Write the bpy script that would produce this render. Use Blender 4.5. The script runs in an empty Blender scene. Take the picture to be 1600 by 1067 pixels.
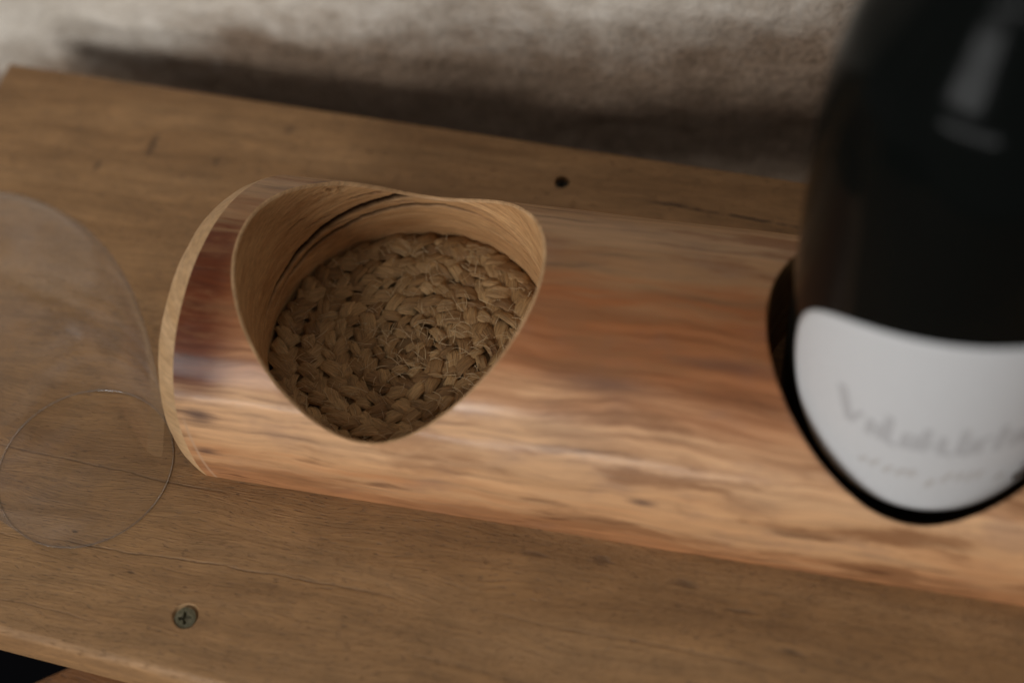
import bpy, bmesh, math, random
from mathutils import Vector, Matrix, noise
random.seed(7)
sc = bpy.context.scene
COL = sc.collection
MM = 0.001

# ------------------------------------------------------------------ camera
CAM = Vector((115.9, -234.8, 391.5)) * MM
YAW, PIT, ROL, FPX = -0.33577, 0.98017, -0.14735, 2288.4
cam_d = bpy.data.cameras.new('camera')
cam = bpy.data.objects.new('camera', cam_d)
COL.objects.link(cam)
dv = Vector((math.sin(YAW) * math.cos(PIT), math.cos(YAW) * math.cos(PIT), -math.sin(PIT)))
rv = Vector((math.cos(YAW), -math.sin(YAW), 0))
uv = rv.cross(dv)
r2 = rv * math.cos(ROL) + uv * math.sin(ROL)
u2 = -rv * math.sin(ROL) + uv * math.cos(ROL)
m = Matrix((r2, u2, -dv)).transposed().to_4x4()
m.translation = CAM
cam.matrix_world = m
cam_d.sensor_width = 36
cam_d.lens = FPX / 1600 * 36
cam_d.clip_start = 0.01
cam_d.clip_end = 50
cam_d.dof.use_dof = True
cam_d.dof.focus_distance = 0.454
cam_d.dof.aperture_fstop = 3.5
sc.camera = cam

# ------------------------------------------------------------------ light
world = bpy.data.worlds.new('World')
sc.world = world
world.use_nodes = True
bg = world.node_tree.nodes['Background']
bg.inputs[0].default_value = (0.80, 0.78, 0.76, 1)
bg.inputs[1].default_value = 0.19


def area_lamp(name, az, el, dist, w, h, power, color=(1, 1, 1), target=(0.03, 0, 0.03)):
    a, e = math.radians(az), math.radians(el)
    d = Vector((-math.sin(a) * math.cos(e), -math.cos(a) * math.cos(e), math.sin(e)))
    ld = bpy.data.lights.new(name, 'AREA')
    ld.shape = 'RECTANGLE'
    ld.size, ld.size_y = w, h
    ld.energy = power
    ld.color = color
    o = bpy.data.objects.new(name, ld)
    COL.objects.link(o)
    o.location = Vector(target) + d * dist
    o.rotation_euler = (-d).to_track_quat('-Z', 'Y').to_euler()
    o['kind'] = 'helper'
    return o


area_lamp('window_light', 27, 25, 1.3, 0.52, 0.30, 5.5, (1.0, 0.995, 0.985))
area_lamp('window_pane_light', 15, 29, 1.6, 0.20, 0.17, 3.5, (1.0, 0.985, 0.965))
area_lamp('low_window_light', 18, 5, 1.5, 1.00, 0.08, 4.4, (1.0, 0.995, 0.985))
area_lamp('side_fill_light', 72, 34, 1.3, 0.5, 0.4, 1.0, (1.0, 0.985, 0.96))  # added fill from the left, lifts the log top and the coaster's right half

sc.view_settings.view_transform = 'Standard'
sc.view_settings.look = 'None'
sc.view_settings.exposure = 0.0
sc.view_settings.gamma = 1.0
sc.render.engine = 'CYCLES'
sc.cycles.use_denoising = True
sc.cycles.use_adaptive_sampling = True
sc.cycles.adaptive_threshold = 0.025
sc.cycles.max_bounces = 10
sc.cycles.transmission_bounces = 10
sc.cycles.transparent_max_bounces = 12
sc.cycles.caustics_refractive = False
sc.cycles.caustics_reflective = False
sc.cycles.blur_glossy = 0.3
sc.cycles.sample_clamp_indirect = 4.0


# ------------------------------------------------------------------ helpers
def obj(name, me, mat=None, parent=None, smooth=True):
    if isinstance(me, bmesh.types.BMesh):
        bm = me
        me = bpy.data.meshes.new(name)
        bm.to_mesh(me)
        bm.free()
    if mat and not me.materials:
        me.materials.append(mat)
    if smooth:
        for p in me.polygons:
            p.use_smooth = True
    o = bpy.data.objects.new(name, me)
    COL.objects.link(o)
    if parent:
        o.parent = parent
    return o


def tag(o, label, cat=None, group=None, kind=None):
    if label:
        o['label'] = label
    if cat:
        o['category'] = cat
    if group:
        o['group'] = group
    if kind:
        o['kind'] = kind
    return o


def empty(name, loc=(0, 0, 0)):
    o = bpy.data.objects.new(name, None)
    COL.objects.link(o)
    o.location = loc
    o.empty_display_size = 0.01
    return o


def mesh(name, verts, faces):
    me = bpy.data.meshes.new(name)
    me.from_pydata([tuple(c * MM for c in v) for v in verts], [], faces)
    me.update()
    return me


def fbm(p, octv=4, h=0.9):
    return noise.fractal(Vector(p), h, 2.0, octv)


def lathe(name, prof, n, mat, parent, close=False, smooth=True):
    """prof: list of (r, z) in mm; r == 0 ends become poles."""
    verts, faces, rings = [], [], []
    for r, z in prof:
        if r < 1e-6:
            rings.append([len(verts)])
            verts.append((0, 0, z))
        else:
            rings.append(list(range(len(verts), len(verts) + n)))
            for k in range(n):
                a = 2 * math.pi * k / n
                verts.append((r * math.cos(a), r * math.sin(a), z))
    if close:
        rings.append(rings[0])
    for A, B in zip(rings, rings[1:]):
        for k in range(n):
            k2 = (k + 1) % n
            if len(A) == 1 and len(B) == 1:
                continue
            if len(A) == 1:
                faces.append((A[0], B[k], B[k2]))
            elif len(B) == 1:
                faces.append((A[k], B[0], A[k2]))
            else:
                faces.append((A[k], B[k], B[k2], A[k2]))
    me = mesh(name, verts, faces)
    bm = bmesh.new()
    bm.from_mesh(me)
    bmesh.ops.recalc_face_normals(bm, faces=bm.faces)
    bm.to_mesh(me)
    bm.free()
    return obj(name, me, mat, parent, smooth)


def spline(pts, n):
    """Catmull-Rom through (r, z) points."""
    P = [pts[0]] + list(pts) + [pts[-1]]
    out = []
    for i in range(1, len(P) - 2):
        for k in range(n):
            t = k / n
            q = []
            for c in range(2):
                a, b, d, e = P[i - 1][c], P[i][c], P[i + 1][c], P[i + 2][c]
                q.append(.5 * (2 * b + (d - a) * t + (2 * a - 5 * b + 4 * d - e) * t * t + (3 * b - a - 3 * d + e) * t ** 3))
            out.append(tuple(q))
    out.append(tuple(pts[-1]))
    return out


def interp(x, pts):
    if x <= pts[0][0]:
        return pts[0][1]
    for (a, va), (b, vb) in zip(pts, pts[1:]):
        if x <= b:
            t = (x - a) / (b - a)
            return va + (vb - va) * t
    return pts[-1][1]


class NT:
    """small node graph builder"""

    def __init__(self, name):
        self.mat = bpy.data.materials.new(name)
        self.mat.use_nodes = True
        self.t = self.mat.node_tree
        self.b = self.t.nodes['Principled BSDF']
        self.out = self.t.nodes['Material Output']

    def n(self, typ, **kw):
        nd = self.t.nodes.new(typ)
        for k, v in kw.items():
            setattr(nd, k, v)
        return nd

    def put(self, sock, v):
        if isinstance(v, bpy.types.NodeSocket):
            self.t.links.new(v, sock)
        elif isinstance(v, (int, float)) and sock.type in ('RGBA',):
            sock.default_value = (v, v, v, 1)
        elif isinstance(v, tuple) and sock.type == 'RGBA' and len(v) == 3:
            sock.default_value = (*v, 1)
        else:
            sock.default_value = v

    def math(self, op, a, b=0.0, c=0.0, clamp=False):
        nd = self.n('ShaderNodeMath', operation=op, use_clamp=clamp)
        for s, v in zip(nd.inputs, (a, b, c)):
            self.put(s, v)
        return nd.outputs[0]

    def coord_mm(self):
        tc = self.n('ShaderNodeTexCoord')
        vm = self.n('ShaderNodeVectorMath', operation='SCALE')
        self.t.links.new(tc.outputs['Object'], vm.inputs[0])
        vm.inputs['Scale'].default_value = 1000
        return vm.outputs[0]

    def sep(self, v):
        s = self.n('ShaderNodeSeparateXYZ')
        self.put(s.inputs[0], v)
        return s.outputs

    def comb(self, x, y, z=0.0):
        s = self.n('ShaderNodeCombineXYZ')
        for k, v in enumerate((x, y, z)):
            self.put(s.inputs[k], v)
        return s.outputs[0]

    def vscale(self, v, s, off=(0, 0, 0)):
        nd = self.n('ShaderNodeMapping')
        self.put(nd.inputs[0], v)
        nd.inputs['Scale'].default_value = s
        nd.inputs['Location'].default_value = off
        return nd.outputs[0]

    def noise(self, v, scale=1.0, detail=3.0, rough=0.55, dist=0.0):
        nd = self.n('ShaderNodeTexNoise')
        self.put(nd.inputs['Vector'], v)
        nd.inputs['Scale'].default_value = scale
        nd.inputs['Detail'].default_value = detail
        nd.inputs['Roughness'].default_value = rough
        nd.inputs['Distortion'].default_value = dist
        return nd.outputs[0]

    def ramp(self, f, stops, interp='LINEAR'):
        nd = self.n('ShaderNodeValToRGB')
        self.put(nd.inputs[0], f)
        cr = nd.color_ramp
        cr.interpolation = interp
        while len(cr.elements) < len(stops):
            cr.elements.new(0.5)
        for e, (p, c) in zip(cr.elements, stops):
            e.position = p
            e.color = (c, c, c, 1) if isinstance(c, (int, float)) else (*c, 1)
        return nd.outputs[0]

    def mix(self, f, a, b, mode='MIX'):
        nd = self.n('ShaderNodeMix', data_type='RGBA', blend_type=mode)
        self.put(nd.inputs[0], f)
        self.put(nd.inputs[6], a)
        self.put(nd.inputs[7], b)
        return nd.outputs[2]

    def smooth(self, x, lo, hi):
        nd = self.n('ShaderNodeMapRange', interpolation_type='SMOOTHSTEP')
        self.put(nd.inputs[0], x)
        nd.inputs[1].default_value = lo
        nd.inputs[2].default_value = hi
        return nd.outputs[0]

    def bump(self, h, strength=0.3, dist=0.0005, prev=None):
        nd = self.n('ShaderNodeBump')
        nd.inputs['Strength'].default_value = strength
        nd.inputs['Distance'].default_value = dist
        self.put(nd.inputs['Height'], h)
        if prev:
            self.put(nd.inputs['Normal'], prev)
        return nd.outputs[0]

    def set(self, **kw):
        for k, v in kw.items():
            self.put(self.b.inputs[k.replace('_', ' ')], v)
        return self.mat


# ------------------------------------------------------------------ materials
def mat_board(name, lines=(), flecks=(), tint=(1, 1, 1)):
    g = NT(name)
    v = g.coord_mm()
    x, y, z = g.sep(v)
    warp = g.noise(g.vscale(v, (0.012, 0.05, 0.05)), 1, 2)
    wy = g.math('ADD', y, g.math('MULTIPLY', g.math('SUBTRACT', warp, 0.5), 14))
    wv = g.comb(x, wy, z)
    big = g.noise(g.vscale(wv, (0.006, 0.045, 0.05)), 1, 3, 0.6)
    mid = g.noise(g.vscale(wv, (0.018, 0.28, 0.3)), 1, 4, 0.6)
    fine = g.noise(g.vscale(wv, (0.10, 1.7, 1.7)), 1, 4, 0.7)
    pore = g.noise(g.vscale(wv, (0.30, 3.2, 3.2), (31, 7, 3)), 1, 2, 0.6)
    mott = g.noise(g.vscale(v, (0.05, 0.07, 0.07), (9, 2, 0)), 1, 3, 0.6)
    col = g.ramp(big, [(0.25, (0.25, 0.127, 0.048)), (0.5, (0.35, 0.190, 0.078)), (0.75, (0.42, 0.241, 0.109))])
    col = g.mix(1.0, col, g.ramp(mid, [(0.3, 0.80), (0.55, 1.0), (0.8, 1.10)]), 'MULTIPLY')
    col = g.mix(1.0, col, g.ramp(fine, [(0.3, 0.76), (0.55, 1.0), (0.75, 1.2)]), 'MULTIPLY')
    col = g.mix(1.0, col, g.ramp(mott, [(0.3, 0.86), (0.6, 1.06)]), 'MULTIPLY')
    pm = g.ramp(pore, [(0.30, 1.0), (0.40, 0.0)])
    col = g.mix(g.math('MULTIPLY', pm, 0.6), col, (0.085, 0.045, 0.022))
    dark = None
    wob = g.noise(g.vscale(v, (0.035, 0.035, 0.02), (4, 9, 0)), 1, 4, 0.6)
    brk = g.noise(g.vscale(v, (0.12, 0.02, 0.02), (17, 3, 1)), 1, 3, 0.6)
    for (x0, x1, y0, sl, w, amp) in lines:
        d = g.math('SUBTRACT', y, g.math('ADD', g.math('MULTIPLY', x, sl), y0))
        d = g.math('ABSOLUTE', g.math('SUBTRACT', d, g.math('MULTIPLY', g.math('SUBTRACT', wob, 0.5), 4.5)))
        k = g.math('SUBTRACT', 1.0, g.smooth(d, 0.15 * w, w))
        k = g.math('MULTIPLY', k, g.math('MULTIPLY', g.smooth(x, x0, x0 + 14), g.math('SUBTRACT', 1.0, g.smooth(x, x1 - 14, x1))))
        k = g.math('MULTIPLY', k, g.math('MULTIPLY', g.smooth(brk, 0.22, 0.55), amp))
        dark = k if dark is None else g.math('MAXIMUM', dark, k)
    for (fx, fy, rx, ry, amp) in flecks:
        dx = g.math('DIVIDE', g.math('SUBTRACT', x, fx), rx)
        dy = g.math('DIVIDE', g.math('SUBTRACT', wy, fy), ry)
        d = g.math('SQRT', g.math('ADD', g.math('MULTIPLY', dx, dx), g.math('MULTIPLY', dy, dy)))
        d = g.math('ADD', d, g.math('MULTIPLY', g.math('SUBTRACT', fine, 0.5), 1.3))
        k = g.math('MULTIPLY', g.math('SUBTRACT', 1.0, g.smooth(d, 0.2, 1.1)), amp)
        dark = k if dark is None else g.math('MAXIMUM', dark, k)
    if dark is not None:
        col = g.mix(dark, col, (0.050, 0.025, 0.012))
    if tint != (1, 1, 1):
        col = g.mix(1.0, col, tint, 'MULTIPLY')
    hgt = g.math('SUBTRACT', g.math('ADD', fine, g.math('MULTIPLY', mid, 0.5)), g.math('MULTIPLY', pm, 0.5))
    if dark is not None:
        hgt = g.math('SUBTRACT', hgt, g.math('MULTIPLY', dark, 1.2))
    return g.set(Base_Color=col, Roughness=g.ramp(mid, [(0.3, 0.62), (0.7, 0.5)]), Normal=g.bump(hgt, 0.95, 0.00035), Specular_IOR_Level=0.42)


def mat_log():
    g = NT('varnished_log_wood')
    v = g.coord_mm()
    x, y, z = g.sep(v)
    phi = g.math('ARCTAN2', g.math('MULTIPLY', y, -1.0), g.math('SUBTRACT', z, 5.8))      # 0 top, + to the front
    deg = g.math('MULTIPLY', phi, 57.2958)
    s = g.math('MULTIPLY', phi, 51.0)
    wp = g.noise(g.vscale(g.comb(x, s, 0.0), (0.022, 0.035, 1), (6.6, 1.9, 0)), 1, 3, 0.55)
    s = g.math('ADD', s, g.math('MULTIPLY', g.math('SUBTRACT', wp, 0.5), 10))
    sv = g.comb(x, s, 0.0)
    n1 = g.noise(g.vscale(sv, (0.010, 0.080, 1), (3.1, 0.7, 0)), 1, 4, 0.6)
    n2 = g.noise(g.vscale(sv, (0.016, 0.33, 1), (1.7, 5.2, 0)), 1, 6, 0.66)
    n3 = g.noise(g.vscale(sv, (0.05, 1.5, 1)), 1, 4, 0.7)
    blot = g.noise(g.vscale(sv, (0.045, 0.075, 1), (8.4, 2.2, 0)), 1, 3, 0.55)
    t = g.math('ADD', deg, g.math('MULTIPLY', g.math('SUBTRACT', n1, 0.5), 60))
    t = g.math('ADD', t, g.math('MULTIPLY', g.math('SUBTRACT', n2, 0.5), 40))
    f = g.math('DIVIDE', g.math('ADD', t, 100.0), 200.0)
    base = g.ramp(f, [(0.16, (0.40, 0.225, 0.108)), (0.38, (0.44, 0.262, 0.140)), (0.46, (0.42, 0.225, 0.105)), (0.54, (0.31, 0.108, 0.036)),
                      (0.64, (0.35, 0.138, 0.055)), (0.71, (0.50, 0.245, 0.115)), (0.79, (0.67, 0.39, 0.205)), (0.88, (0.62, 0.34, 0.165)), (0.96, (0.44, 0.20, 0.085))])
    # the heartwood stripe shows deepest beside the left end
    endm = g.math('SUBTRACT', 1.0, g.smooth(x, -50.0, -34.0))
    stripe = g.math('MULTIPLY', g.smooth(t, -16.0, 2.0), g.math('SUBTRACT', 1.0, g.smooth(t, 46.0, 70.0)))
    col = g.mix(g.math('MULTIPLY', g.math('MULTIPLY', endm, stripe), 0.92), base, (0.115, 0.024, 0.006))
    col = g.mix(1.0, col, g.ramp(n2, [(0.30, 0.42), (0.44, 0.88), (0.58, 1.06), (0.75, 1.22)]), 'MULTIPLY')
    col = g.mix(1.0, col, g.ramp(n3, [(0.30, 0.88), (0.7, 1.10)]), 'MULTIPLY')
    grey = g.math('MULTIPLY', g.smooth(blot, 0.50, 0.75), 0.32)
    col = g.mix(grey, col, (0.19, 0.115, 0.095))
    # broad browner passages along the sapwood
    br = g.smooth(g.noise(g.vscale(sv, (0.020, 0.085, 1), (14.2, 8.8, 0)), 1, 5, 0.62), 0.48, 0.62)
    br = g.math('MULTIPLY', br, g.math('ADD', 0.52, g.math('MULTIPLY', g.smooth(x, 30.0, 120.0), 0.4)))
    col = g.mix(br, col, (0.27, 0.122, 0.052))
    # dark streaks low on the front
    st = g.math('MULTIPLY', g.smooth(g.noise(g.vscale(sv, (0.028, 0.22, 1), (21, 4.3, 0)), 1, 3, 0.5), 0.60, 0.70), g.smooth(deg, 66.0, 80.0))
    col = g.mix(g.math('MULTIPLY', st, 0.75), col, (0.085, 0.030, 0.013))
    spots = None
    for (fx, fd, rx, ry, amp) in ((-50, 63, 6, 4, .75), (-50, 79, 5, 2.5, .7), (82, 71, 5, 1.8, .75), (112, 66, 11, 4, .4), (62, 50, 18, 5, .35), (66, 33, 22, 4, .5), (100, 22, 20, 3, .4), (-31, -40, 4, 5, .8), (-20, -43, 5, 4, .85), (-42, -28, 7, 2.5, .5)):
        dx = g.math('DIVIDE', g.math('SUBTRACT', x, fx), rx)
        dy = g.math('DIVIDE', g.math('SUBTRACT', deg, fd), ry)
        d = g.math('SQRT', g.math('ADD', g.math('MULTIPLY', dx, dx), g.math('MULTIPLY', dy, dy)))
        d = g.math('ADD', d, g.math('MULTIPLY', g.math('SUBTRACT', n3, 0.5), 1.6))
        k = g.math('MULTIPLY', g.math('SUBTRACT', 1.0, g.smooth(d, 0.0, 1.3)), amp)
        spots = k if spots is None else g.math('MAXIMUM', spots, k)
    col = g.mix(spots, col, (0.085, 0.048, 0.040))
    # pale scratch round the left end
    ring = g.math('ABSOLUTE', g.math('SUBTRACT', x, g.math('ADD', -55.5, g.math('MULTIPLY', g.math('SUBTRACT', deg, 62.0), 0.14))))
    rk = g.math('MULTIPLY', g.math('SUBTRACT', 1.0, g.smooth(ring, 0.2, 0.7)), g.math('MULTIPLY', g.smooth(deg, 62, 70), 0.6))
    col = g.mix(rk, col, (0.52, 0.33, 0.2))
    hgt = g.math('ADD', n2, g.math('MULTIPLY', n3, 0.25))
    wav = g.noise(g.vscale(sv, (0.06, 0.12, 1), (2, 2, 0)), 1, 2)
    hgt = g.math('ADD', hgt, g.math('MULTIPLY', wav, 1.3))
    g.b.inputs['Coat Weight'].default_value = 0.22
    g.b.inputs['Coat Roughness'].default_value = 0.16
    return g.set(Base_Color=col, Specular_IOR_Level=0.16, Roughness=0.55, Normal=g.bump(hgt, 0.14, 0.0005))


def mat_cut(name, c0, c1, rough=0.6, knot=False):
    """freshly cut, pale wood inside the pocket and along the edges; grain runs along x"""
    g = NT(name)
    v = g.coord_mm()
    x, y, z = g.sep(v)
    n1 = g.noise(g.vscale(v, (0.02, 0.06, 0.30)), 1, 4, 0.6, 0.4)
    n2 = g.noise(g.vscale(v, (0.07, 0.35, 1.3)), 1, 4, 0.65)
    n3 = g.noise(g.vscale(v, (0.35, 0.35, 3.0)), 1, 2, 0.6)
    col = g.ramp(n1, [(0.28, c0), (0.7, c1)])
    col = g.mix(1.0, col, g.ramp(n2, [(0.3, 0.74), (0.55, 1.0), (0.75, 1.12)]), 'MULTIPLY')
    col = g.mix(1.0, col, g.ramp(n3, [(0.3, 0.9), (0.7, 1.08)]), 'MULTIPLY')
    at = g.n('ShaderNodeAttribute', attribute_name='crack')
    col = g.mix(at.outputs['Fac'], col, (0.022, 0.010, 0.005))
    hgt = g.math('ADD', n2, g.math('MULTIPLY', n3, 0.4))
    return g.set(Base_Color=col, Roughness=rough, Normal=g.bump(hgt, 0.5, 0.0003), Specular_IOR_Level=g.math('MULTIPLY', g.math('SUBTRACT', 1.0, at.outputs['Fac'], clamp=True), 0.32))


def mat_straw():
    g = NT('dry_straw')
    v = g.coord_mm()
    oi = g.n('ShaderNodeObjectInfo')
    rnd = oi.outputs['Random']
    vv = g.n('ShaderNodeVectorMath', operation='ADD')
    g.put(vv.inputs[0], v)
    g.put(vv.inputs[1], g.comb(g.math('MULTIPLY', rnd, 91), g.math('MULTIPLY', rnd, 47), 0.0))
    f1 = g.noise(g.vscale(vv.outputs[0], (0.22, 3.2, 1.0)), 1, 3, 0.6)
    f2 = g.noise(g.vscale(vv.outputs[0], (0.1, 0.8, 0.5)), 1, 2, 0.5)
    col = g.ramp(rnd, [(0.0, (0.25, 0.130, 0.047)), (0.35, (0.39, 0.223, 0.090)), (0.7, (0.52, 0.318, 0.140)), (1.0, (0.31, 0.168, 0.063))])
    col = g.mix(1.0, col, g.ramp(f1, [(0.3, 0.5), (0.5, 0.92), (0.72, 1.2)]), 'MULTIPLY')
    col = g.mix(1.0, col, g.ramp(f2, [(0.3, 0.8), (0.7, 1.12)]), 'MULTIPLY')
    return g.set(Base_Color=col, Roughness=0.55, Normal=g.bump(g.math('ADD', f1, f2), 1.0, 0.0005), Specular_IOR_Level=0.4)


def mat_plaster():
    g = NT('rough_plaster')
    v = g.coord_mm()
    x, y, z = g.sep(v)
    n1 = g.noise(g.vscale(v, (0.009, 0.009, 0.018), (2.3, 0, 1.1)), 1, 4, 0.6)
    n2 = g.noise(g.vscale(v, (0.07, 0.07, 0.09)), 1, 4, 0.65)
    n3 = g.noise(g.vscale(v, (0.45, 0.45, 0.45)), 1, 3, 0.65)
    # limewash is thick on the left and high up, worn to sandy stone low on the right
    wash = g.math('ADD', g.math('MULTIPLY', x, -0.0030), g.math('MULTIPLY', g.math('ADD', z, 22.0), 0.019))
    wash = g.math('ADD', wash, g.math('MULTIPLY', g.math('SUBTRACT', n1, 0.5), 1.5))
    wash = g.math('ADD', wash, g.math('MULTIPLY', g.math('SUBTRACT', n2, 0.5), 0.5))
    wm = g.smooth(wash, 0.28, 1.05)
    stone = g.ramp(n2, [(0.25, (0.225, 0.155, 0.104)), (0.5, (0.275, 0.195, 0.135)), (0.75, (0.34, 0.25, 0.18))])
    stone = g.mix(1.0, stone, g.ramp(n3, [(0.28, 0.6), (0.5, 1.0), (0.72, 1.25)]), 'MULTIPLY')
    lime = g.ramp(n2, [(0.25, (0.60, 0.53, 0.44)), (0.6, (0.72, 0.65, 0.56)), (0.8, (0.78, 0.72, 0.64))])
    col = g.mix(wm, stone, lime)
    hgt = g.math('ADD', g.math('MULTIPLY', n2, 2.0), g.math('MULTIPLY', n3, g.math('SUBTRACT', 1.25, wm)))
    return g.set(Base_Color=col, Roughness=0.9, Normal=g.bump(hgt, 0.65, 0.0020), Specular_IOR_Level=0.2)


def simple(name, col, rough, metal=0.0, **kw):
    g = NT(name)
    return g.set(Base_Color=col, Roughness=rough, Metallic=metal, **kw)


M_CUT = mat_cut('cut_wood', (0.40, 0.20, 0.078), (0.60, 0.35, 0.16))
M_EDGE = mat_cut('pale_edge_wood', (0.50, 0.295, 0.135), (0.64, 0.41, 0.22), 0.55)
M_RIM = mat_cut('rim_wood', (0.42, 0.235, 0.105), (0.62, 0.385, 0.20), 0.55)
M_LOG = mat_log()
M_STRAW = mat_straw()

# ------------------------------------------------------------------ wall
WX = [-900, -700, -520, -400, -330] + [-280 + 2.6 * i for i in range(216)] + [330, 420, 560, 760, 950]
WZ = [-700, -500, -350, -240, -170, -120] + [-90 + 2.6 * i for i in range(97)] + [200, 260, 340, 480, 700]


def wall_y(x, z):
    y = 136.0
    y += 11.0 * max(0.0, min(1.0, (x - 20) / 110.0)) ** 1.5
    y += 5.0 * fbm((x * .006, z * .009, 3.3), 2) + 1.3 * fbm((x * .03, z * .035, 8.1), 4) + 0.7 * fbm((x * .12, z * .13, 1.7), 3)
    # a lip of plaster where the rougher stone begins
    zl = -24 + 6 * fbm((x * .012, 0.4, 6.0), 3) + 0.02 * x
    y -= 3.2 / (1 + math.exp(-(z - zl) / 2.2)) * max(0.0, min(1.0, (x + 20) / 60.0))
    return y


verts = [(x, wall_y(x, z), z) for z in WZ for x in WX]
nx = len(WX)
faces = [(j * nx + i, j * nx + i + 1, (j + 1) * nx + i + 1, (j + 1) * nx + i) for j in range(len(WZ) - 1) for i in range(nx - 1)]
wall = obj('wall', mesh('wall', verts, faces), mat_plaster())
tag(wall, 'rough pale plaster wall behind the wooden shelf', kind='structure')

# floor far below the shelf; its near-black colour paints in the deep shade
fl = obj('floor', mesh('floor', [(-900, -900, -420), (950, -900, -420), (950, 160, -420), (-900, 160, -420)], [(0, 1, 2, 3)]),
         simple('shade_black_floor', (0.004, 0.004, 0.005), 0.9, Specular_IOR_Level=0.02), smooth=False)
tag(fl, 'floor far below the shelf, coloured near black for the shade there', kind='structure')

# ------------------------------------------------------------------ shelf board
TH = 19.0
BX0, BX1 = -190.0, 420.0
yb = lambda x: 99.3 - 0.0499 * x
yf = lambda x: -117.1 - 0.0639 * x
SCREWS = [(-44.9, -96.0, 0.35), (32.5, 80.3, 2.6)]
shelf = empty('shelf')
tag(shelf, 'brown wooden shelf board with screws, carrying the log and standing before the plaster wall', 'shelf')

bm = bmesh.new()
cs = [(BX0, yf(BX0)), (BX1, yf(BX1)), (BX1, yb(BX1)), (BX0, yb(BX0))]
lo = [bm.verts.new((x * MM, y * MM, -TH * MM)) for x, y in cs]
hi = [bm.verts.new((x * MM, y * MM, 0)) for x, y in cs]
bm.faces.new(hi)
bm.faces.new(lo[::-1])
for k in range(4):
    k2 = (k + 1) % 4
    bm.faces.new((lo[k], lo[k2], hi[k2], hi[k]))
top_edges = [e for e in bm.edges if all(abs(v.co.z) < 1e-9 for v in e.verts)]
bmesh.ops.bevel(bm, geom=top_edges, offset=3.4 * MM, segments=6, profile=0.5, affect='EDGES')
bmesh.ops.bevel(bm, geom=[e for e in bm.edges if all(abs(v.co.z + TH * MM) < 1e-9 for v in e.verts)], offset=1.0 * MM, segments=2, profile=0.5, affect='EDGES')
me_board = bpy.data.meshes.new('plank')
bm.to_mesh(me_board)
bm.free()
M_BOARD = mat_board('shelf_wood',
                    lines=[(-260, -40, -58.0, -0.055, 0.5, 0.42), (-100, 22, -79.0, 0.004, 0.42, 0.42), (-200, -95, -84.0, -0.03, 0.4, 0.35),
                           (40, 130, -78, -0.03, 0.5, 0.35), (58, 125, 81.5, -0.075, 1.1, 0.85), (10, 120, 68.5, -0.05, 0.8, 0.5), (-300, -60, -106, -0.05, 0.4, 0.3), (20, 200, -95, -0.05, 0.45, 0.3)],
                    flecks=[(71.4, -58, 3.4, 2.2, .5), (52, -60.5, 4.2, 1.2, .4), (96, -60, 5.2, 1.6, .5), (113, -66, 4.8, 1.2, .5), (128, -77, 4.0, 0.9, .5),
                            (-66, -86, 1.6, 0.7, .7), (-88, -76, 1.2, 0.8, .8), (-118, 77, 2.0, 5.5, .55), (-135, 65, 2.0, 3, .45), (-92, 72, 2, 3, .4), (40, 60, 6, 1.6, .6), (-70, 88, 3, 2, .4)])
tmp = obj('cut_tmp', me_board, M_BOARD)


def countersink(px, py, plain):
    v, f = [], []
    n = 40
    prof = [(1.9, -9.0), (1.9, -3.0), (3.9, -0.9), (4.15, 1.0)] if not plain else [(2.6, -12.0), (2.6, -6.0), (2.6, -0.9), (2.7, 1.0)]
    for r, z in prof:
        for k in range(n):
            a = 2 * math.pi * k / n
            rr = r * (1 + 0.03 * math.sin(3 * a + px))
            v.append((px + rr * math.cos(a), py + rr * math.sin(a), z))
    for j in range(len(prof) - 1):
        for k in range(n):
            k2 = (k + 1) % n
            f.append((j * n + k, j * n + k2, (j + 1) * n + k2, (j + 1) * n + k))
    f.append(tuple(range(n))[::-1])
    f.append(tuple((len(prof) - 1) * n + k for k in range(n)))
    return mesh('cutter', v, f)


cutters = []
for sx, sy, dp in SCREWS:
    c = obj('cutter', countersink(sx, sy, sy > 0), None, smooth=False)
    cutters.append(c)
    md = tmp.modifiers.new('b', 'BOOLEAN')
    md.operation = 'DIFFERENCE'
    md.solver = 'EXACT'
    md.object = c
    md.material_mode = 'TRANSFER'
    c.data.materials.append(M_EDGE if c is cutters[0] else M_BOARD)
dg = bpy.context.evaluated_depsgraph_get()
me_cut = bpy.data.meshes.new_from_object(tmp.evaluated_get(dg))
me_cut.name = 'plank'
for c in cutters:
    bpy.data.objects.remove(c)
bpy.data.objects.remove(tmp)
for p in me_cut.polygons:
    p.use_smooth = False
plank = obj('plank', me_cut, M_BOARD, shelf, smooth=False)
me_cut.set_sharp_from_angle(angle=math.radians(28))
for p in me_cut.polygons:
    p.use_smooth = True

g = NT('screw_metal')
sn = g.noise(g.vscale(g.coord_mm(), (0.8, 0.8, 0.8)), 1, 3, 0.6)
M_SCREW = g.set(Base_Color=g.ramp(sn, [(0.3, (0.10, 0.09, 0.05)), (0.6, (0.21, 0.19, 0.125)), (0.8, (0.30, 0.25, 0.17))]), Metallic=0.85, Roughness=g.ramp(sn, [(0.3, 0.6), (0.7, 0.38)]))
M_SCREW_DARK = simple('dark_screw_metal', (0.05, 0.045, 0.035), 0.6, 0.7)  # darker metal for the deep-set back screw


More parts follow.
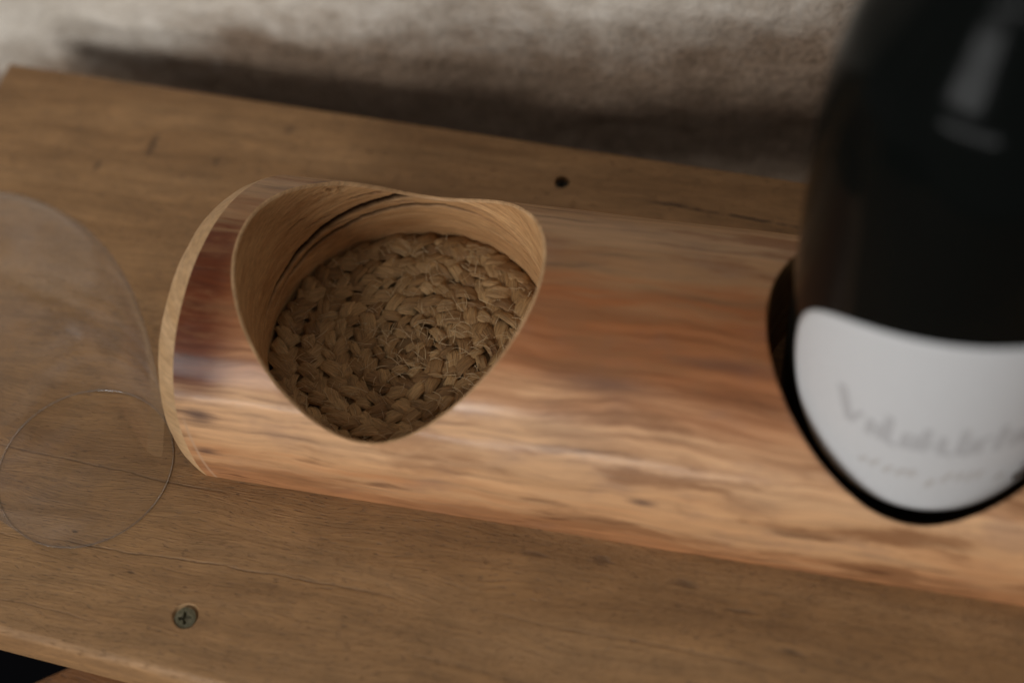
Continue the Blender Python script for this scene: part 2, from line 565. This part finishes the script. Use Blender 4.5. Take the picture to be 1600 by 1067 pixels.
def screw_head(sx, sy, depth, mat, tilt):
    """countersunk cross-recess head: disc split into radial wedges around a sunk cross"""
    R0, n = 3.25, 48
    v, f = [], []
    # grid-height disc with a recessed cross
    rings = [0.0, .25, .5, .75, 1.0, 1.25, 1.5, 1.75, 2.0, 2.3, 2.6, 2.9, 3.1, 3.25]

    def hz(px, py):
        r = math.hypot(px, py)
        z = 0.28 * (1 - (r / R0) ** 2)
        arm = max(min(abs(px), abs(py)) - 0.42, max(abs(px), abs(py)) - 1.95)
        if r < 0.95:
            arm = min(arm, r - 0.95)
        if arm < 0:
            z -= min(1.3, 0.25 + 4.0 * -arm)
        return z
    for r in rings:
        for k in range(n):
            a = 2 * math.pi * k / n
            px, py = r * math.cos(a), r * math.sin(a)
            v.append((px, py, hz(px, py)))
    nr = len(rings)
    for k in range(n):
        a = 2 * math.pi * k / n
        v.append((1.8 * math.cos(a), 1.8 * math.sin(a), -2.4))
    for j in range(nr):
        for k in range(n):
            k2 = (k + 1) % n
            f.append((j * n + k, (j + 1) * n + k, (j + 1) * n + k2, j * n + k2))
    o = obj('screw', mesh('screw', v, f), mat, shelf)
    o.data.set_sharp_from_angle(angle=math.radians(35))
    o.location = (sx * MM, sy * MM, -depth * MM)
    o.rotation_euler = (tilt[0], tilt[1], tilt[2])
    return o


s1 = screw_head(SCREWS[0][0] - .1, SCREWS[0][1] - .45, 0.55, M_SCREW, (0.10, -0.05, 0.25))
s1['label'] = 'greenish metal cross-head screw sunk into the front of the shelf'
s2 = screw_head(SCREWS[1][0], SCREWS[1][1], 1.9, M_SCREW_DARK, (0.0, 0.03, 0.9))
s2.scale = (0.76, 0.76, 0.9)
s2['label'] = 'dark screw sunk deep behind the log'

# lower board, only its corner shows under the front edge
LB = obj('lower_board', bmesh.new(), None)
bm = bmesh.new()
lc = [(-170.0, -152.0), (-60.0, -330.0), (300, -330), (300, -60), (-48.0, -60)]
lo = [bm.verts.new((x * MM, y * MM, -72 * MM)) for x, y in lc]
hi = [bm.verts.new((x * MM, y * MM, -56 * MM)) for x, y in lc]
bm.faces.new(hi)
bm.faces.new(lo[::-1])
for k in range(5):
    k2 = (k + 1) % 5
    bm.faces.new((lo[k], lo[k2], hi[k2], hi[k]))
bmesh.ops.bevel(bm, geom=bm.edges[:], offset=1.5 * MM, segments=3, profile=0.5, affect='EDGES')
bm.to_mesh(LB.data)
bm.free()
LB.data.materials.append(mat_board('lower_board_wood', tint=(0.85, 0.66, 0.55)))
tag(LB, 'reddish brown lower board, its corner just showing under the front edge of the shelf', 'board')

# ------------------------------------------------------------------ half log with two round pockets
R, H, HR = 51.12, 5.79, 45.0
DX = 154.56
XL, EA, EB = -54.2, 0.133, -0.139
XR = 2 * DX / 2 + 78.0
MID = DX / 2
PH = math.acos(-H / R) - 1e-4


def surf(x, phi):
    rr = R + 0.5 * fbm((x * .010, phi * 1.6, 2.0), 2) + 0.10 * fbm((x * .03, phi * 6, 5.0), 2)
    rr += 0.6 * math.exp(-((x + 24) / 7) ** 2 - ((math.degrees(phi) + 42) / 7) ** 2)
    return (x, -rr * math.sin(phi), H + rr * math.cos(phi))


def end_x(phi):
    return XL + EA * (-R * math.sin(phi)) + EB * (R * math.cos(phi))


log = empty('half_log')
tag(log, 'varnished reddish brown half-round log with two drilled pockets lying on the shelf', 'log')

N = 288
CH_R, CH_A = 3.7, 6.4
EDGE = 1.0


def boundary(t, x0, x1, xc):
    """point where the ray at angle t leaves the rectangle in (x, arc) space"""
    cx_, sy_ = math.cos(t), math.sin(t)
    lim = R * PH
    k = 1e9
    if cx_ > 1e-9:
        k = min(k, (x1 - xc) / cx_)
    if cx_ < -1e-9:
        k = min(k, (x0 - xc) / cx_)
    if abs(sy_) > 1e-9:
        k = min(k, lim / abs(sy_))
    return xc + k * cx_, k * sy_ / R


bm = bmesh.new()
left_edge = []
RINGS = 30
rim_pts = []
for xc, x0, x1 in ((0.0, -DX / 2, MID), (DX, MID, DX + DX / 2)):
    ts = [2 * math.pi * k / N for k in range(N)]
    # snap samples onto the rectangle's corners
    ca = math.atan2(R * PH, DX / 2)
    for c in (ca, math.pi - ca, math.pi + ca, 2 * math.pi - ca):
        k = min(range(N), key=lambda i: abs(ts[i] - c))
        ts[k] = c
    grid = []
    for t in ts:
        # outer boundary: note +arc is the front
        bx, bp = boundary(t, x0, x1, xc)
        rho = HR + EDGE
        a = t
        # matching point on the pocket edge, by direction
        hx, hy = xc + rho * math.cos(a), -rho * math.sin(a)
        hp = math.asin(max(-1, min(1, -hy / R)))
        if xc == 0.0 and bx < xc:
            # left end is cut a little askew and chamfered
            wgt = (xc - bx) / (DX / 2)
            ex = end_x(bp) + CH_A
            bx = bx + (ex - x0) * wgt
        row = []
        for j in range(RINGS + 1):
            q = (j / RINGS)
            q = q ** 1.25
            row.append(bm.verts.new(tuple(c * MM for c in surf(hx + (bx - hx) * q, hp + (bp - hp) * q))))
        grid.append(row)
    for k in range(N):
        A, B = grid[k], grid[(k + 1) % N]
        for j in range(RINGS):
            bm.faces.new((A[j], A[j + 1], B[j + 1], B[j]))
    if xc == 0.0:
        for k, t in enumerate(ts):
            if math.pi - ca - 1e-6 <= t <= math.pi + ca + 1e-6:
                bx, bp = boundary(t, x0, x1, xc)
                left_edge.append(bp)
bmesh.ops.remove_doubles(bm, verts=bm.verts[:], dist=0.02 * MM)
bmesh.ops.recalc_face_normals(bm, faces=bm.faces[:])
if sum(f.normal.z for f in bm.faces) < 0:
    bmesh.ops.reverse_faces(bm, faces=bm.faces[:])
body = obj('log_surface', bm, M_LOG, log)

# left end: chamfer and sawn face
left_edge.sort()
v, f = [], []
SEG = 7
ne = len(left_edge)
for j in range(SEG + 1):
    a = j / SEG * math.pi / 2
    for bp in left_edge:
        lin = 0.75 * j / SEG
        x, y, z = surf(end_x(bp) + CH_A, bp)
        ins = CH_R * (lin + 0.25 * (1 - math.cos(a))) / R
        wob = 0.35 * fbm((bp * 5, j * .2, 3.0), 2)
        v.append((x - CH_A * (0.65 * j / SEG + 0.35 * math.sin(a)) + wob * math.sin(a), y * (1 - ins), max(0.0, H + (z - H) * (1 - ins))))
for j in range(SEG):
    for k in range(ne - 1):
        f.append((j * ne + k, j * ne + k + 1, (j + 1) * ne + k + 1, (j + 1) * ne + k))
ch = obj('end_chamfer', mesh('end_chamfer', v, f), M_EDGE, log)
ch['label'] = 'pale rounded edge where the log was sawn'
v2 = v[SEG * ne:]
obj('end_face', mesh('end_face', v2, [tuple(range(ne))]), M_EDGE, log, smooth=False)
# right end (out of the frame)
xe = DX + DX / 2
pe = [surf(xe, -PH + 2 * PH * k / 60) for k in range(61)]
obj('end_face', mesh('end_face', pe, [tuple(range(61))]), M_EDGE, log, smooth=False)

# pockets: softened edge, wall with cracks, floor
CR1 = [(35, 29.0), (60, 31.5), (80, 31.4), (98, 30.2), (112, 28.6), (129, 27.2), (141, 25.6), (161, 22.3), (176, 20.2), (190, 19.0)]
CR2 = [(20, 22.5), (35, 23.7), (54, 24.6), (66, 25.0), (80, 25.2), (102, 24.6), (124, 22.4), (149, 20.3), (168, 17.4), (182, 14.5)]
FLOOR = 3.0


def crack(deg, z, px, py):
    w1 = interp(deg, [(62, 0), (84, .35), (96, 1), (150, 1), (172, .6), (188, 0)])
    w2 = interp(deg, [(22, 0), (36, .3), (70, .22), (84, .5), (100, .75), (150, .75), (166, .4), (180, 0)])
    j1 = 0.55 * fbm((deg * .12, 1.0, 0), 3)
    j2 = 0.5 * fbm((deg * .12, 9.0, 0), 3)
    d1 = abs(z - interp(deg, CR1) - j1) / (0.3 + 1.3 * w1)
    d2 = abs(z - interp(deg, CR2) - j2) / (0.2 + 0.95 * w2)
    c = max(w1 * max(0, 1 - d1 ** 2), w2 * max(0, 1 - d2 ** 2))
    # short checks beside the main cracks
    for (d0, zz, ln, am) in ((118, 33.0, 9, .5), (106, 26.6, 8, .35), (140, 30.5, 7, .4), (150, 36, 5, .35), (70, 28, 8, .3), (48, 28, 10, .25), (60, 20, 9, .2), (132, 24.2, 8, .4)):
        u = (deg - d0) / ln
        if abs(u) < 1:
            dz = abs(z - zz - 0.05 * (deg - d0) - 0.4 * fbm((deg * .3, zz, 0), 2)) / 0.45
            c = max(c, am * (1 - u * u) * max(0, 1 - dz * dz))
    return c


for idx, xc in enumerate((0.0, DX)):
    n = 560 if idx == 0 else 160
    rows = 130 if idx == 0 else 20
    v, f, cr = [], [], []
    tops = []
    for k in range(n):
        a = 2 * math.pi * k / n
        deg = math.degrees(a)
        if deg > 270:
            deg -= 360
        hx, hy = xc + HR * math.cos(a), HR * math.sin(a)
        ex, ey = xc + (HR + EDGE) * math.cos(a), (HR + EDGE) * math.sin(a)
        ph = math.asin(max(-1, min(1, -ey / R)))
        ztop = surf(ex, ph)[2]
        tops.append((hx, hy, ex, surf(ex, ph)[1], ztop))
        zt = ztop - EDGE * 0.75
        for j in range(rows + 1):
            z = FLOOR + (zt - FLOOR) * j / rows
            c = crack(deg, z, hx, hy) if idx == 0 else 0.0
            rip = 0.10 * fbm((hx * .05, hy * .05, z * .9), 3) + 0.22 * fbm((hx * .04, hy * .04, z * .12), 2)
            kn = 0.0
            if idx == 0:
                kd = ((deg - 130) / 9) ** 2 + ((z - 41) / 3.2) ** 2
                kn = math.exp(-kd) * (0.9 * fbm((hx * .5, hy * .5, z * .6), 3))
            if j == rows:
                rip, kn = 0.0, 0.0
                c *= 0.5
            rr = HR + rip + kn + 2.0 * c
            v.append((xc + rr * math.cos(a), rr * math.sin(a), z))
            cr.append(min(1.0, c * 1.8 + (0.9 * max(0, kn) if idx == 0 else 0)))
    for k in range(n):
        k2 = (k + 1) % n
        for j in range(rows):
            f.append((k * (rows + 1) + j, k * (rows + 1) + j + 1, k2 * (rows + 1) + j + 1, k2 * (rows + 1) + j))
    me = mesh('pocket_wall', v, f)
    at = me.attributes.new('crack', 'FLOAT', 'POINT')
    at.data.foreach_set('value', cr)
    pw = obj('pocket_wall', me, M_CUT, log)
    if idx == 0:
        pw['label'] = 'cracked tan wall of the open pocket'
    # softened edge between pocket wall and log surface
    v, f = [], []
    S = 5
    for (hx, hy, ex, ey, zt) in tops:
        for j in range(S + 1):
            a = j / S * math.pi / 2
            q = 1 - math.cos(a)
            v.append((hx + (ex - hx) * q, hy + (ey - hy) * q, zt - EDGE * 0.75 * (1 - math.sin(a)) + 0.28 * fbm((hx * .35, hy * .35, j * .4), 3) * math.sin(2 * a)))
    for k in range(n):
        k2 = (k + 1) % n
        for j in range(S):
            f.append((k * (S + 1) + j, k * (S + 1) + j + 1, k2 * (S + 1) + j + 1, k2 * (S + 1) + j))
    pr = obj('pocket_rim', mesh('pocket_rim', v, f), M_RIM if idx == 0 else M_LOG, log)
    # floor of the pocket
    zf = FLOOR + 0.02 if idx == 0 else 11.5
    ring = [(xc + (HR + 0.3) * math.cos(2 * math.pi * k / 96), (HR + 0.3) * math.sin(2 * math.pi * k / 96), zf) for k in range(96)]
    obj('pocket_floor', mesh('pocket_floor', ring, [tuple(range(96))]), M_CUT, log, smooth=False)

# ------------------------------------------------------------------ braided straw coaster in the open pocket
mat_root = empty('braided_coaster', (0, 0, FLOOR * MM))
tag(mat_root, 'round coaster of coiled braided straw lying in the open pocket of the log', 'coaster')
disc = lathe('backing', [(0, 0.3), (44.2, 0.3), (44.4, 3.2), (43.6, 6.5), (0, 6.5)], 96, simple('backing_straw', (0.17, 0.095, 0.038), 0.9), mat_root)


def strand_mesh(i):
    """one visible bend of a flat straw plait: a creased ribbon that dives under its neighbours"""
    rnd = random.Random(100 + i)
    L, W = rnd.uniform(8.8, 11.0), rnd.uniform(4.8, 6.2)
    nu, nv = 9, 8
    fan = rnd.uniform(-0.22, 0.26)
    curve = rnd.uniform(-1.0, 1.0)
    tw = rnd.uniform(-0.35, 0.35)
    skew = rnd.uniform(-0.9, 0.9)
    ridges = [rnd.uniform(-0.24, 0.24) for _ in range(nv)]
    v, f = [], []
    for a in range(nu):
        u = a / (nu - 1) * 2 - 1
        for b in range(nv):
            w = b / (nv - 1) * 2 - 1
            x = u * L / 2 + skew * w
            wd = W / 2 * (1 + fan * u) * (1 - 0.05 * abs(u) ** 3)
            y = w * wd + curve * (1 - u * u)
            z = 0.9 * (1 - 1.9 * abs(u) ** 3.0) + 0.22 * (1 - w * w) + ridges[b] * (1 - u * u * .6) + tw * w * u
            z += 0.12 * rnd.uniform(-1, 1)
            if b in (0, nv - 1):
                z -= 0.4
            v.append((x, y, z))
    for a in range(nu - 1):
        for b in range(nv - 1):
            f.append((a * nv + b, (a + 1) * nv + b, (a + 1) * nv + b + 1, a * nv + b + 1))
    me = mesh('straw_strand', v, f)
    me.materials.append(M_STRAW)
    for p in me.polygons:
        p.use_smooth = True
    return me


strands = [strand_mesh(i) for i in range(24)]
rnd = random.Random(5)
PITCH = 10.8
fibre_spots = []
RINGS_R = [40.0, 31.7, 23.5, 15.5, 7.9, 2.6]
TH0 = math.radians(-62)
theta = TH0
count = 0


def coil_radius(turned):
    k = int(turned // (2 * math.pi))
    if k >= len(RINGS_R):
        return 0.0
    u = (turned - k * 2 * math.pi) / (2 * math.pi)
    r0 = RINGS_R[k]
    r1 = RINGS_R[k + 1] if k + 1 < len(RINGS_R) else 2.0
    q = max(0.0, (u - 0.80) / 0.20)
    q = q * q * (3 - 2 * q)
    return r0 + (r1 - r0) * q + 0.5 * math.sin(5 * turned)


while count < 296:
    rad = coil_radius(TH0 - theta)
    if rad < 1.5:
        break
    step = 5.0 * rnd.uniform(0.88, 1.14) * (0.8 if rad < 9 else 1)
    for side in (1, -1):
        ang = theta + (0.5 * step / rad if side < 0 else 0)
        rr = max(0.5, rad + side * rnd.uniform(1.5, 2.0))
        px, py = rr * math.cos(ang), rr * math.sin(ang)
        o = bpy.data.objects.new('straw_strand', strands[rnd.randrange(len(strands))])
        COL.objects.link(o)
        o.parent = mat_root
        tang = ang - math.pi / 2                    # the coil winds inwards clockwise
        slant = side * rnd.uniform(0.38, 0.66)
        sc_ = rnd.uniform(0.80, 1.08) * (0.7 if rad < 9 else 0.9 if rad < 25 else 1)
        o.location = (px * MM, py * MM, (6.7 + 0.7 * (rad / 40) + rnd.uniform(-0.45, 0.45) + (0.35 if side > 0 else 0)) * MM)
        o.scale = (sc_, sc_ * rnd.uniform(0.8, 1.1), rnd.uniform(0.9, 1.3))
        o.rotation_euler = (-side * rnd.uniform(0.0, 0.30), rnd.uniform(0.02, 0.20), tang + slant + rnd.uniform(-0.22, 0.22))
        fibre_spots.append((px, py, tang, rad))
        count += 1
    theta -= step / max(rad, 3)

# loose straw fibres sticking out of the braid
v, f = [], []
for i in range(460):
    px, py, tang, rad = rnd.choice(fibre_spots)
    px += rnd.uniform(-3, 3)
    py += rnd.uniform(-3, 3)
    if math.hypot(px, py) > 41:
        continue
    a = tang + rnd.choice((0.8, -0.8, 2.2, -2.2)) + rnd.uniform(-.6, .6)
    ln = rnd.uniform(2.0, 6.5)
    z0 = 8.3 + rnd.uniform(-.2, .9)
    lift = rnd.uniform(0.0, 2.2)
    bend = rnd.uniform(-.5, .5)
    w = rnd.uniform(0.08, 0.18)
    base = len(v)
    S = 5
    for j in range(S + 1):
        t = j / S
        aa = a + bend * t
        cx, cy, cz = px + ln * t * math.cos(aa), py + ln * t * math.sin(aa), z0 + lift * math.sin(t * 2.2)
        nxv, nyv = -math.sin(aa), math.cos(aa)
        ww = w * (1 - 0.6 * t)
        for (du, dz) in ((1, 0), (0, 1), (-1, 0), (0, -1)):
            v.append((cx + nxv * ww * du, cy + nyv * ww * du, cz + ww * dz))
    for j in range(S):
        for q in range(4):
            q2 = (q + 1) % 4
            f.append((base + j * 4 + q, base + j * 4 + q2, base + (j + 1) * 4 + q2, base + (j + 1) * 4 + q))
fib = obj('loose_fibres', mesh('loose_fibres', v, f), simple('pale_straw_fibre', (0.50, 0.36, 0.20), 0.5), mat_root)
fib['kind'] = 'stuff'

# ------------------------------------------------------------------ wine bottle in the second pocket
bot = empty('wine_bottle', (DX * MM, 0, 11.6 * MM))
tag(bot, 'dark wine bottle with an oval white label standing in the right log pocket', 'bottle')
g = NT('dark_bottle_glass')
M_BOT = g.set(Base_Color=(0.0035, 0.0042, 0.0038), Roughness=0.12, Specular_IOR_Level=0.045)
BP = [(0, 6.0), (14, 4.5), (24, 1.2), (30, 0.2), (35, 0.4), (38.2, 2.4), (39.3, 6.5), (39.4, 30), (39.5, 60), (39.5, 92), (39.3, 110), (38.7, 128), (36.9, 143), (33.6, 156), (26.8, 168), (20.6, 180),
      (17.6, 194), (16.2, 212), (15.3, 232), (14.6, 252), (14.3, 276), (14.3, 280), (15.6, 281), (15.8, 287), (14.9, 288.5), (14.6, 296), (13.6, 297.5), (0, 297.5)]
prof = [(0, 6.0)] + [p for p in spline(BP[1:-1], 5)] + [(0, 297.5)]
lathe('bottle_body', prof, 128, M_BOT, bot)
foil = [(14.75, 236)] + [(r + 0.3, z) for r, z in spline(BP[18:-1], 3) if z > 237] + [(0, 298.1)]
foil = [(15.5, 233)] + [(r + 0.35, z) for r, z in spline(BP[18:-1], 3) if z > 234] + [(0, 298.1)]
lathe('foil_capsule', foil, 96, simple('black_foil', (0.01, 0.01, 0.011), 0.35, 0.4), bot)

BR = 39.5 + 0.18


def on_bottle(deg, z, lift=0.0):
    a = math.radians(deg)
    return ((BR + lift) * math.cos(a), (BR + lift) * math.sin(a), z)


g = NT('white_label_paper')
pn = g.noise(g.vscale(g.coord_mm(), (0.6, 0.6, 0.6)), 1, 4, 0.65)
M_LABEL = g.set(Base_Color=g.ramp(pn, [(0.3, (0.575, 0.58, 0.585)), (0.7, (0.615, 0.62, 0.625))]), Roughness=0.65, Normal=g.bump(pn, 0.2, 0.0002))
LC, LZ, LA, LB_ = -85.0, 54.6, 73.0, 40.2        # centre angle, height above the base, half sizes (deg, mm)
v, f = [], []
NR, NT_ = 24, 120
for lift in (0.0,):
    v.append(on_bottle(LC, LZ))
    for j in range(1, NR + 1):
        q = j / NR
        for k in range(NT_):
            a = 2 * math.pi * k / NT_
            ca_, sa_ = math.cos(a), math.sin(a)
            p = 2.05
            rr = (abs(ca_) ** p + abs(sa_) ** p) ** (-1 / p)
            v.append(on_bottle(LC + LA * rr * ca_ * q, LZ + LB_ * rr * sa_ * q))
for k in range(NT_):
    k2 = (k + 1) % NT_
    f.append((0, 1 + k, 1 + k2))
    for j in range(NR - 1):
        b = 1 + j * NT_
        f.append((b + k, b + NT_ + k, b + NT_ + k2, b + k2))
# paper edge
b = 1 + (NR - 1) * NT_
e0 = len(v)
for k in range(NT_):
    x, y, z = v[b + k]
    s = (BR - 0.2) / BR
    v.append((x * s, y * s, z))
for k in range(NT_):
    k2 = (k + 1) % NT_
    f.append((b + k, e0 + k, e0 + k2, b + k2))
lab = obj('label', mesh('label', v, f), M_LABEL, bot)
lab['label'] = 'oval white paper label with blurred grey lettering'


def stroke_patch(name, strokes, mat):
    """strokes: (deg0, z0, deg1, z1, width mm) thin printed strokes wrapped on the label"""
    v, f = [], []
    for (d0, z0, d1, z1, w) in strokes:
        S = 8
        lx = (d1 - d0) * math.pi / 180 * BR
        lz = z1 - z0
        L = math.hypot(lx, lz) or 1
        ox, oz = -lz / L * w / 2, lx / L * w / 2
        od = ox / BR * 180 / math.pi
        base = len(v)
        for j in range(S + 1):
            t = j / S
            d, z = d0 + (d1 - d0) * t, z0 + (z1 - z0) * t
            v.append(on_bottle(d - od, z - oz, 0.08))
            v.append(on_bottle(d + od, z + oz, 0.08))
        for j in range(S):
            f.append((base + 2 * j, base + 2 * j + 1, base + 2 * j + 3, base + 2 * j + 2))
    return obj(name, mesh(name, v, f), mat, lab, smooth=False)


M_INK = simple('grey_ink', (0.46, 0.46, 0.465), 0.6)
M_INK2 = simple('brown_ink', (0.50, 0.485, 0.47), 0.6)
rnd = random.Random(21)
st = []
zt = lambda d: 51.5 + 0.0 * d
# a big initial and a row of tall upright letters, then a finer slanted line below
st += [(-127, 60, -121, 47, 3.0), (-121, 47, -117, 54, 1.6)]
d = -113
while d < -50:
    h = rnd.choice((7, 7, 8, 11, 12))
    st.append((d, 46, d + rnd.uniform(-.5, 1.2), 46 + h, 2.3))
    if rnd.random() < .75:
        zz = 46 + rnd.choice((0.4, 3.5, 6.6))
        st.append((d, zz, d + 4.2, zz + rnd.uniform(-1, 1), 1.8))
    if rnd.random() < .55:
        st.append((d + 4.0, 46, d + 4.4, 53, 1.9))
    d += rnd.uniform(5.6, 7.2)
stroke_patch('lettering', st, M_INK)
st = []
d = -114
while d < -60:
    h = rnd.choice((3, 4, 5, 8, 9))
    z0 = 31.5 + rnd.uniform(-0.6, 0.6) - (3 if rnd.random() < .2 else 0)
    st.append((d, z0, d + rnd.uniform(1.0, 3.4), z0 + h, rnd.uniform(1.2, 2.0)))
    if rnd.random() < .6:
        st.append((d + 1.5, z0 + rnd.uniform(0, 3), d + rnd.uniform(3, 5), z0 + rnd.uniform(0, 3), rnd.uniform(0.5, 0.9)))
    d += rnd.uniform(3.0, 5.6) + (3 if rnd.random() < .15 else 0)
stroke_patch('lettering', st, M_INK2)
st = [(-52, 24.5, -38, 26.0, 4.5), (-50, 30, -40, 31, 1.2)]
stroke_patch('printed_emblem', st, simple('dark_brown_ink', (0.11, 0.08, 0.06), 0.6))

# ------------------------------------------------------------------ wine glass standing upside down on its rim
gl = empty('wine_glass', (-93.1 * MM, -54.2 * MM, 0.0))
tag(gl, 'clear wine glass standing upside down on its rim at the left end of the log', 'wine glass')
g = NT('clear_glass')
M_GLASS = g.set(Base_Color=(1, 1, 1), Roughness=0.0, IOR=1.47, Transmission_Weight=1.0)
# thin blown wall: almost no bending, reflection rises towards grazing angles
g = NT('thin_blown_glass')
lw = g.n('ShaderNodeLayerWeight')
lw.inputs[0].default_value = 0.5
fz = g.math('ADD', 0.085, g.math('MULTIPLY', g.math('POWER', lw.outputs['Facing'], 5.0), 0.36), clamp=True)
tr = g.n('ShaderNodeBsdfTransparent')
tint = g.math('SUBTRACT', 0.985, g.math('MULTIPLY', g.math('POWER', lw.outputs['Facing'], 6.0), 0.25))
g.put(tr.inputs[0], g.mix(1.0, (1, 1, 1), tint, 'MULTIPLY'))
gs = g.n('ShaderNodeBsdfGlossy')
gs.inputs['Roughness'].default_value = 0.03
mx = g.n('ShaderNodeMixShader')
g.put(mx.inputs[0], fz)
g.put(mx.inputs[1], tr.outputs[0])
g.put(mx.inputs[2], gs.outputs[0])
df = g.n('ShaderNodeBsdfDiffuse')  # pale diffuse veil, paints in the hazy reflections on the bowl
df.inputs[0].default_value = (0.8, 0.8, 0.8, 1)
m2 = g.n('ShaderNodeMixShader')
haze = g.noise(g.vscale(g.coord_mm(), (0.03, 0.03, 0.05)), 1, 3, 0.55, 1.2)
g.put(m2.inputs[0], g.math('ADD', g.math('MULTIPLY', g.smooth(haze, 0.4, 0.7), 0.035), g.math('MULTIPLY', g.math('POWER', lw.outputs['Facing'], 2.0), 0.035)))
g.put(m2.inputs[1], mx.outputs[0])
g.put(m2.inputs[2], df.outputs[0])
g.put(g.out.inputs['Surface'], m2.outputs[0])
M_THIN = g.mat
OUT = [(28.0, 0.3), (28.9, 6), (30.3, 15), (32.0, 27), (34.4, 42), (36.4, 56), (37.3, 68), (36.9, 80), (33.6, 92), (28.4, 101), (21.4, 108.5), (13.0, 114), (6.6, 118.0), (4.6, 122)]
outer = spline(OUT, 6)
inn = []
for i, (r, z) in enumerate(outer):
    a, b = outer[max(0, i - 1)], outer[min(len(outer) - 1, i + 1)]
    tx, tz = b[0] - a[0], b[1] - a[1]
    L = math.hypot(tx, tz) or 1
    th = 0.5
    r2_, z2_ = r - tz / L * th, z + tx / L * th
    if r2_ > 0.5 and z < 114:
        inn.append((r2_, z2_))
inn[0] = (27.5, 0.25)
rimr = [(27.25, 0.12), (27.6, 0.02), (27.9, 0.1)]
lathe('bowl', outer + [(0, 123)], 160, M_THIN, gl)
r1, z1 = outer[0]
lathe('rim', [(r1 + 0.01, 0.34), (r1 - 0.04, 0.14), (r1 - 0.13, 0.05), (r1 - 0.22, 0.14), (r1 - 0.25, 0.34)], 160, M_GLASS, gl, close=True)
lathe('stem', [(0, 122.05), (4.6, 122.05), (3.7, 130), (3.4, 150), (3.5, 185), (4.6, 197), (7.5, 201.9), (0, 201.9)], 48, M_GLASS, gl)
lathe('foot', [(0, 202), (7.6, 202), (16, 205), (34.5, 208.2), (35, 209), (34.4, 209.8), (0, 209.8)], 96, M_GLASS, gl)
